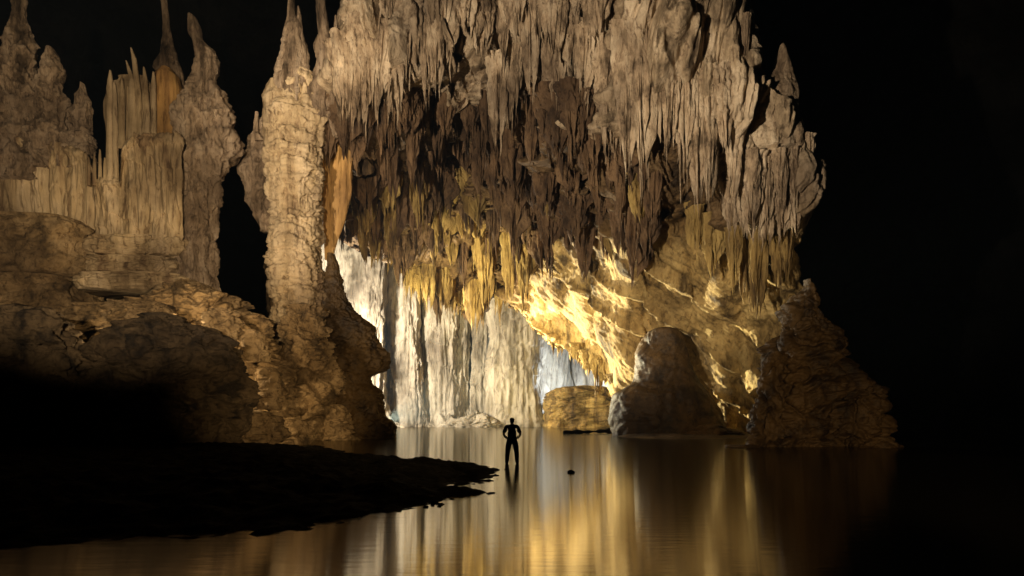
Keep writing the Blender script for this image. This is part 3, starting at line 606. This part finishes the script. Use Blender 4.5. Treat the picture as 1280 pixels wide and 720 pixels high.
# flowstone terrace, pipes, spires
T = thing('flowstone_terrace', 'pale terraced flowstone wall with organ pipes and hollow slots', 'flowstone', P(140, 551, 45))
def terrace_face():
    nc, nr, wr = 420, 190, 26
    u = np.linspace(-70, 228, nc)[None, :]; t = np.linspace(0, 1, nr)[:, None]
    vt = np.interp(u, [-70, 40, 84, 104, 113, 119, 147, 153, 168, 224, 228], [150, 172, 180, 188, 198, 222, 224, 182, 168, 165, 172]) + 4 * perlin(np.stack([u * .11, u * 0, u * 0], -1)) + 3 * perlin(np.stack([u * .4, u * 0, u * 0 + 5], -1))
    v = vt + (297 - vt) * t; Y = 43.3 + .9 * np.sin(u / 55 + 1) + .5 * t - .9 * np.exp(-((t - .06) / .05) ** 2) * .3
    G = np.stack([(u - CX) / F * Y, Y + 0 * v, H + (VH - v) / F * Y], -1)
    d = d_flow(.75, .22, 3, 2.3)(G); G[..., 1] -= d
    k = np.linspace(1, 0, wr + 1)[:-1][:, None, None]; G = np.concatenate([G[:1] + k * np.array([-4.0, 5.0, 0]) + (1 - (1 - k) ** 2) * np.array([0, 0, .5]), G], 0)
    k = np.linspace(0, 1, wr + 1)[1:][None, :, None]; G = np.concatenate([G, G[:, -1:] + k * np.array([-4.2, 5.0, 0]) + np.sin(k * 3.1) * np.array([.4, 0, 0])], 1)
    k = np.linspace(0, 1, 11)[1:][:, None, None]; G = np.concatenate([G, G[-1:] + k * np.array([-3.4, 4.0, .15])], 0)
    obj('wall_face', G, gridq(G.shape[0], G.shape[1]), M_PALE, T)
terrace_face()
loft('drapery_wall', [(98, 150, 184), (108, 140, 192), (130, 137, 198), (166, 138, 198), (186, 140, 196)], 44.2, M_PALE, T, ky=.4, sq=4, nth=200, nz=90, disp=d_flow(.5, 0, 12))
for u, vt, vb, w, l in [(137, 88, 222, 7, 1), (145, 103, 216, 5, -2), (152, 98, 172, 8, 1), (160, 108, 166, 5, 0), (167, 92, 164, 8, -2), (176, 60, 165, 7, -12), (172, 76, 150, 5, -14), (184, 84, 176, 6, -4), (192, 90, 180, 6, 0), (181, 100, 178, 6, 0)]:
    w *= random.uniform(.8, 1.35); loft('organ_pipe', [(vt, u + l - .8, u + l + .8), (vt + 14, u + l * .7 - w * .4, u + l * .7 + w * .4), ((vt + vb) / 2, u + l * .3 - w * .5, u + l * .3 + w * .5), (vb + 14, u - w * .6, u + w * .6)], 43.3, M_PALE, T, nth=24, nz=60, disp=d_flow(.25, 0, u))
for u in (111, 118, 125, 131, 138, 145):
    vt = 186 + random.uniform(0, 16); loft('organ_pipe', [(vt, u - .7, u + .7), (vt + 12, u - 2, u + 2), (232, u - 2.4, u + 2.4)], 43.2, M_PALE, T, nth=24, nz=40, disp=d_flow(.2, 0, u))
loft('ochre_curtain', [(88, 204, 216), (95, 197, 222), (110, 194, 226), (140, 193, 227), (172, 192, 227), (200, 194, 226)], 44.6, M_ORANGE, T, ky=1.0, nth=120, nz=110, disp=d_flow(.32, 0, 33), sq=2.5)
loft('spire', [(-40, 202, 206), (0, 202, 208), (20, 204, 210), (45, 205, 214), (66, 201, 219), (84, 194, 223), (96, 199, 225), (112, 208, 232), (140, 216, 236)], 46.2, M_PINK, T, nth=80, nz=140, disp=d_spiky(.4, 8))
for prof in ([(104, 101, 104), (130, 96, 109), (165, 90, 112), (200, 86, 114)], [(60, 62, 66), (90, 56, 74), (140, 48, 84), (215, 40, 96)], [(-40, 20, 26), (30, 18, 30), (80, 6, 40), (150, -6, 52), (230, -20, 60)]):
    loft('spire', prof, 45.0, M_PINK, T, nth=110, nz=170, disp=d_spiky(1.15, prof[0][1]))
loft('slot_back', [(284, 96, 232), (310, 96, 238), (380, 96, 250)], 48, M_PALE, T, ky=.3, sq=4, nth=160, nz=60, disp=d_rock(.3, .5, 2))
for prof, Y, sd in [([(302, 122, 240), (306, 112, 246), (318, 110, 246), (324, 114, 238)], 44.6, 1), ([(326, 112, 222), (330, 106, 228), (340, 104, 228), (344, 108, 222)], 44.2, 2), ([(347, 110, 236), (351, 104, 250), (362, 104, 256), (368, 110, 250)], 43.6, 3),
                    ([(280, -60, 108), (290, -80, 126), (330, -80, 128), (350, -80, 120)], 44.5, 4), ([(352, -80, 104), (360, -90, 112), (392, -90, 118), (400, -90, 112)], 43.5, 5), ([(372, 270, 300), (376, 262, 312), (384, 260, 318), (388, 266, 312)], 43, 7), ([(394, 290, 330), (397, 284, 336), (405, 282, 338), (412, 290, 332)], 43, 8)]:
    loft('ledge', prof, Y, M_ROCK if sd > 3 else M_PALE, T, ky=.5, sq=4, nth=180, nz=36, disp=d_rock(.55, .55, sd * 9.0), rymax=3.2)
# rough pinnacle between terrace and black gap
o = loft('rough_pinnacle', [(22, 238, 244), (26, 236, 246), (46, 239, 251), (54, 244, 254), (60, 246, 262), (72, 247, 272), (84, 246, 271), (96, 245, 264), (106, 243, 268), (112, 236, 272), (130, 228, 280), (160, 223, 291), (192, 222, 297), (202, 222, 282), (232, 224, 270), (280, 224, 264), (340, 220, 266), (392, 214, 274)], 45, M_PINK, ky=.8, nth=180, nz=280, disp=d_spiky(.75, 3))
tag(o, 'rough pinkish limestone pinnacle with a crooked finger at its top', 'pinnacle')
o = loft('rock_slope', [(356, 236, 258), (364, 216, 276), (372, 190, 294), (384, 120, 318), (404, 40, 338), (430, -40, 350), (470, -80, 360), (520, -90, 372), (553, -90, 380)], 41.5, M_ROCK, ky=.45, nth=240, nz=240, disp=d_rock(1.1, .34, 15, 1.2, .45), rymax=3.4)
tag(o, 'tan fractured rock slope under the flowstone terrace', 'rock slope')
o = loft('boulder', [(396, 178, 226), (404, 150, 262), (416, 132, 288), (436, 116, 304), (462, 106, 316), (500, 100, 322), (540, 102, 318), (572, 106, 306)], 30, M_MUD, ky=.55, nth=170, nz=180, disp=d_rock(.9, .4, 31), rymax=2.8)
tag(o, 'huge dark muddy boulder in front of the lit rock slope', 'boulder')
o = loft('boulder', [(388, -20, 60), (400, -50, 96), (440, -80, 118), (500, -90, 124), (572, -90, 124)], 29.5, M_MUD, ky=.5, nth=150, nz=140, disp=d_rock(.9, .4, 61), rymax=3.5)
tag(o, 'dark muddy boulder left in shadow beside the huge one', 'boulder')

for k, (prof, Y, lab) in enumerate([
    ([(388, 262, 292), (391, 256, 302), (410, 254, 306), (424, 258, 302)], 33, 'squarish tan block resting on the shoulder of huge dark boulder'),
    ([(414, 302, 326), (417, 298, 336), (438, 297, 340), (452, 302, 336)], 34, 'tan slab leaning at the lit side of huge dark boulder'),
    ([(462, 322, 344), (466, 318, 352), (496, 316, 356), (512, 320, 352)], 35, 'upright tan block wedged between dark boulder and lit face'),
    ([(516, 306, 340), (520, 300, 352), (545, 298, 358), (562, 302, 352)], 33, 'low tan block at the foot of huge dark boulder'),
    ([(380, 168, 206), (384, 160, 216), (398, 158, 220), (408, 164, 214)], 33, 'flat tan slab lying on the top of huge dark boulder'),
    ([(524, 352, 376), (528, 346, 386), (548, 344, 390), (560, 348, 386)], 37, 'pale golden block at the waterline below the lit face')]):
    o = loft('rock_block', prof, Y, M_ROCK, ky=.8, sq=4.5, nth=110, nz=70, disp=d_rock(.42, .6, 90 + k * 7, 1.3)); tag(o, lab, 'rock block', 'loose blocks about the huge dark boulder')

# ------------------------------------------------------------------ the person
def person():
    x, y = water_xy(640, 579.5); root = thing('person', 'person in dark shirt and trousers standing in shallow water, hands on hips', 'person', (x, y, -.03))
    J = {'pel': ((0, 0, .96), .135), 'waist': ((0, 0, 1.08), .125), 'chest': ((0, .01, 1.28), .15), 'ush': ((0, 0, 1.42), .105), 'neck': ((0, .01, 1.51), .055), 'skull0': ((0, .02, 1.60), .078), 'skull1': ((0, .015, 1.69), .085), 'crown': ((0, .01, 1.745), .05)}
    E = [('pel', 'waist'), ('waist', 'chest'), ('chest', 'ush'), ('ush', 'neck'), ('neck', 'skull0'), ('skull0', 'skull1'), ('skull1', 'crown')]
    for s, n in ((-1, 'l'), (1, 'r')):
        J.update({n + 'rib': ((s * .085, .0, 1.30), .115), n + 'flank': ((s * .07, 0, 1.10), .100), n + 'hip': ((s * .10, 0, .90), .118), n + 'thigh': ((s * .135, .0, .70), .100), n + 'knee': ((s * .165, .01, .50), .076), n + 'calf': ((s * .18, -.015, .34), .072), n + 'ank': ((s * .19, -.01, .09), .056), n + 'foot': ((s * .20, .08, .05), .045), n + 'toe': ((s * .215, .18, .035), .035),
                  n + 'sh': ((s * .19, 0, 1.415), .068), n + 'uarm': ((s * .262, -.03, 1.28), .062), n + 'elb': ((s * .315, -.05, 1.14), .050), n + 'farm': ((s * .265, -.0, 1.04), .043), n + 'wr': ((s * .20, .03, .975), .028), n + 'palm': ((s * .165, .085, .955), .036)})
        E += [('chest', n + 'rib'), ('waist', n + 'flank'), ('pel', n + 'hip'), (n + 'hip', n + 'thigh'), (n + 'thigh', n + 'knee'), (n + 'knee', n + 'calf'), (n + 'calf', n + 'ank'), (n + 'ank', n + 'foot'), (n + 'foot', n + 'toe'), ('ush', n + 'sh'), (n + 'sh', n + 'uarm'), (n + 'uarm', n + 'elb'), (n + 'elb', n + 'farm'), (n + 'farm', n + 'wr'), (n + 'wr', n + 'palm')]
        for k in range(5):
            f0 = (s * (.150 - .008 * k), .115 + .004 * k, .985 - .022 * k) if k else (s * .19, .09, 1.0)
            f1 = (s * (.115 - .012 * k), .150 + .002 * k, .98 - .024 * k) if k else (s * .185, .11, 1.04)
            J[n + 'f%d' % k] = (f0, .0105); J[n + 'g%d' % k] = (f1, .009); E += [(n + 'palm', n + 'f%d' % k), (n + 'f%d' % k, n + 'g%d' % k)]
    keys = list(J); ix = {k: i for i, k in enumerate(keys)}
    m = bpy.data.meshes.new('person_skeleton'); m.from_pydata([J[k][0] for k in keys], [(ix[a], ix[b]) for a, b in E], [])
    t = bpy.data.objects.new('person_skeleton', m); COL.objects.link(t); sk = t.modifiers.new('skin', 'SKIN'); t.modifiers.new('sub', 'SUBSURF').levels = 2
    for i, k in enumerate(keys):
        r = J[k][1]; d = m.skin_vertices[0].data[i]; wide = 1.0
        d.radius = (r, r); d.use_root = (k == 'pel')
        if k in ('chest', 'waist', 'ush', 'pel'): d.radius = (r * 1.05, r * .85)
    bpy.context.view_layer.update(); dg = bpy.context.evaluated_depsgraph_get(); me = bpy.data.meshes.new_from_object(t.evaluated_get(dg))
    bpy.data.objects.remove(t)
    co = np.array([v.co[:] for v in me.vertices]); fs = [tuple(p.vertices) for p in me.polygons]; no = np.array([v.normal[:] for v in me.vertices])
    tw = sstep(.93, 1.06, co[:, 2]) * (1 - sstep(1.34, 1.44, co[:, 2])) * (np.abs(co[:, 0]) < .185)
    co[:, 0] *= 1 + .32 * tw
    def build(name, sel, off, mat):
        keep = [f for f in fs if sel(co[list(f)].mean(0))] if sel else fs
        mm = bpy.data.meshes.new(name); used = sorted({i for f in keep for i in f}); mp = {a: b for b, a in enumerate(used)}
        mm.from_pydata([tuple(co[i] + no[i] * off) for i in used], [], [[mp[i] for i in f] for f in keep])
        for p in mm.polygons: p.use_smooth = True
        mm.materials.append(mat); o = bpy.data.objects.new(name, mm); COL.objects.link(o); o.parent = root; return o
    arm = lambda c: abs(c[0]) > .17 + max(0, (1.0 - c[2])) * .3
    build('body', None, 0, plain('skin', (.30, .18, .12), .6))
    build('shirt', lambda c: .99 < c[2] < 1.475 and not (abs(c[0]) > .235 and c[2] < 1.20), .020, plain('dark_shirt', (.012, .013, .018)))
    build('trousers', lambda c: .08 < c[2] <= 1.0 and not (c[1] > .075 and c[2] > .90) and not (abs(c[0]) > .185 and c[2] > .93), .020, plain('dark_trousers', (.010, .010, .012)))
    build('hair', lambda c: c[2] > 1.66 or (c[2] > 1.57 and c[1] < .0), .014, plain('dark_hair', (.012, .009, .007)))
    for s in (-1, 1): build('shoe', lambda c, s=s: c[2] < .10 and c[0] * s > 0, .008, plain('dark_shoe', (.012, .011, .010)))
person()



# ------------------------------------------------------------------ damp air of the cave
def haze():
    bm = bmesh.new(); bmesh.ops.create_cube(bm, size=1); m = bpy.data.meshes.new('haze'); bm.to_mesh(m); bm.free()
    o = bpy.data.objects.new('haze', m); COL.objects.link(o); o.location = (0, 90, 69); o.scale = (620, 680, 220)
    mt = bpy.data.materials.new('damp_air'); mt.use_nodes = True; nt = mt.node_tree; nt.nodes.remove(nt.nodes['Principled BSDF'])
    v = nt.nodes.new('ShaderNodeVolumePrincipled'); v.inputs['Color'].default_value = (.62, .80, 1.0, 1); v.inputs['Density'].default_value = .00022; v.inputs['Anisotropy'].default_value = .55
    nt.links.new(v.outputs[0], nt.nodes['Material Output'].inputs['Volume']); m.materials.append(mt)
    mt.cycles.homogeneous_volume = True
    tag(o, 'thin damp haze filling the cave', 'haze', None, 'stuff')
haze()
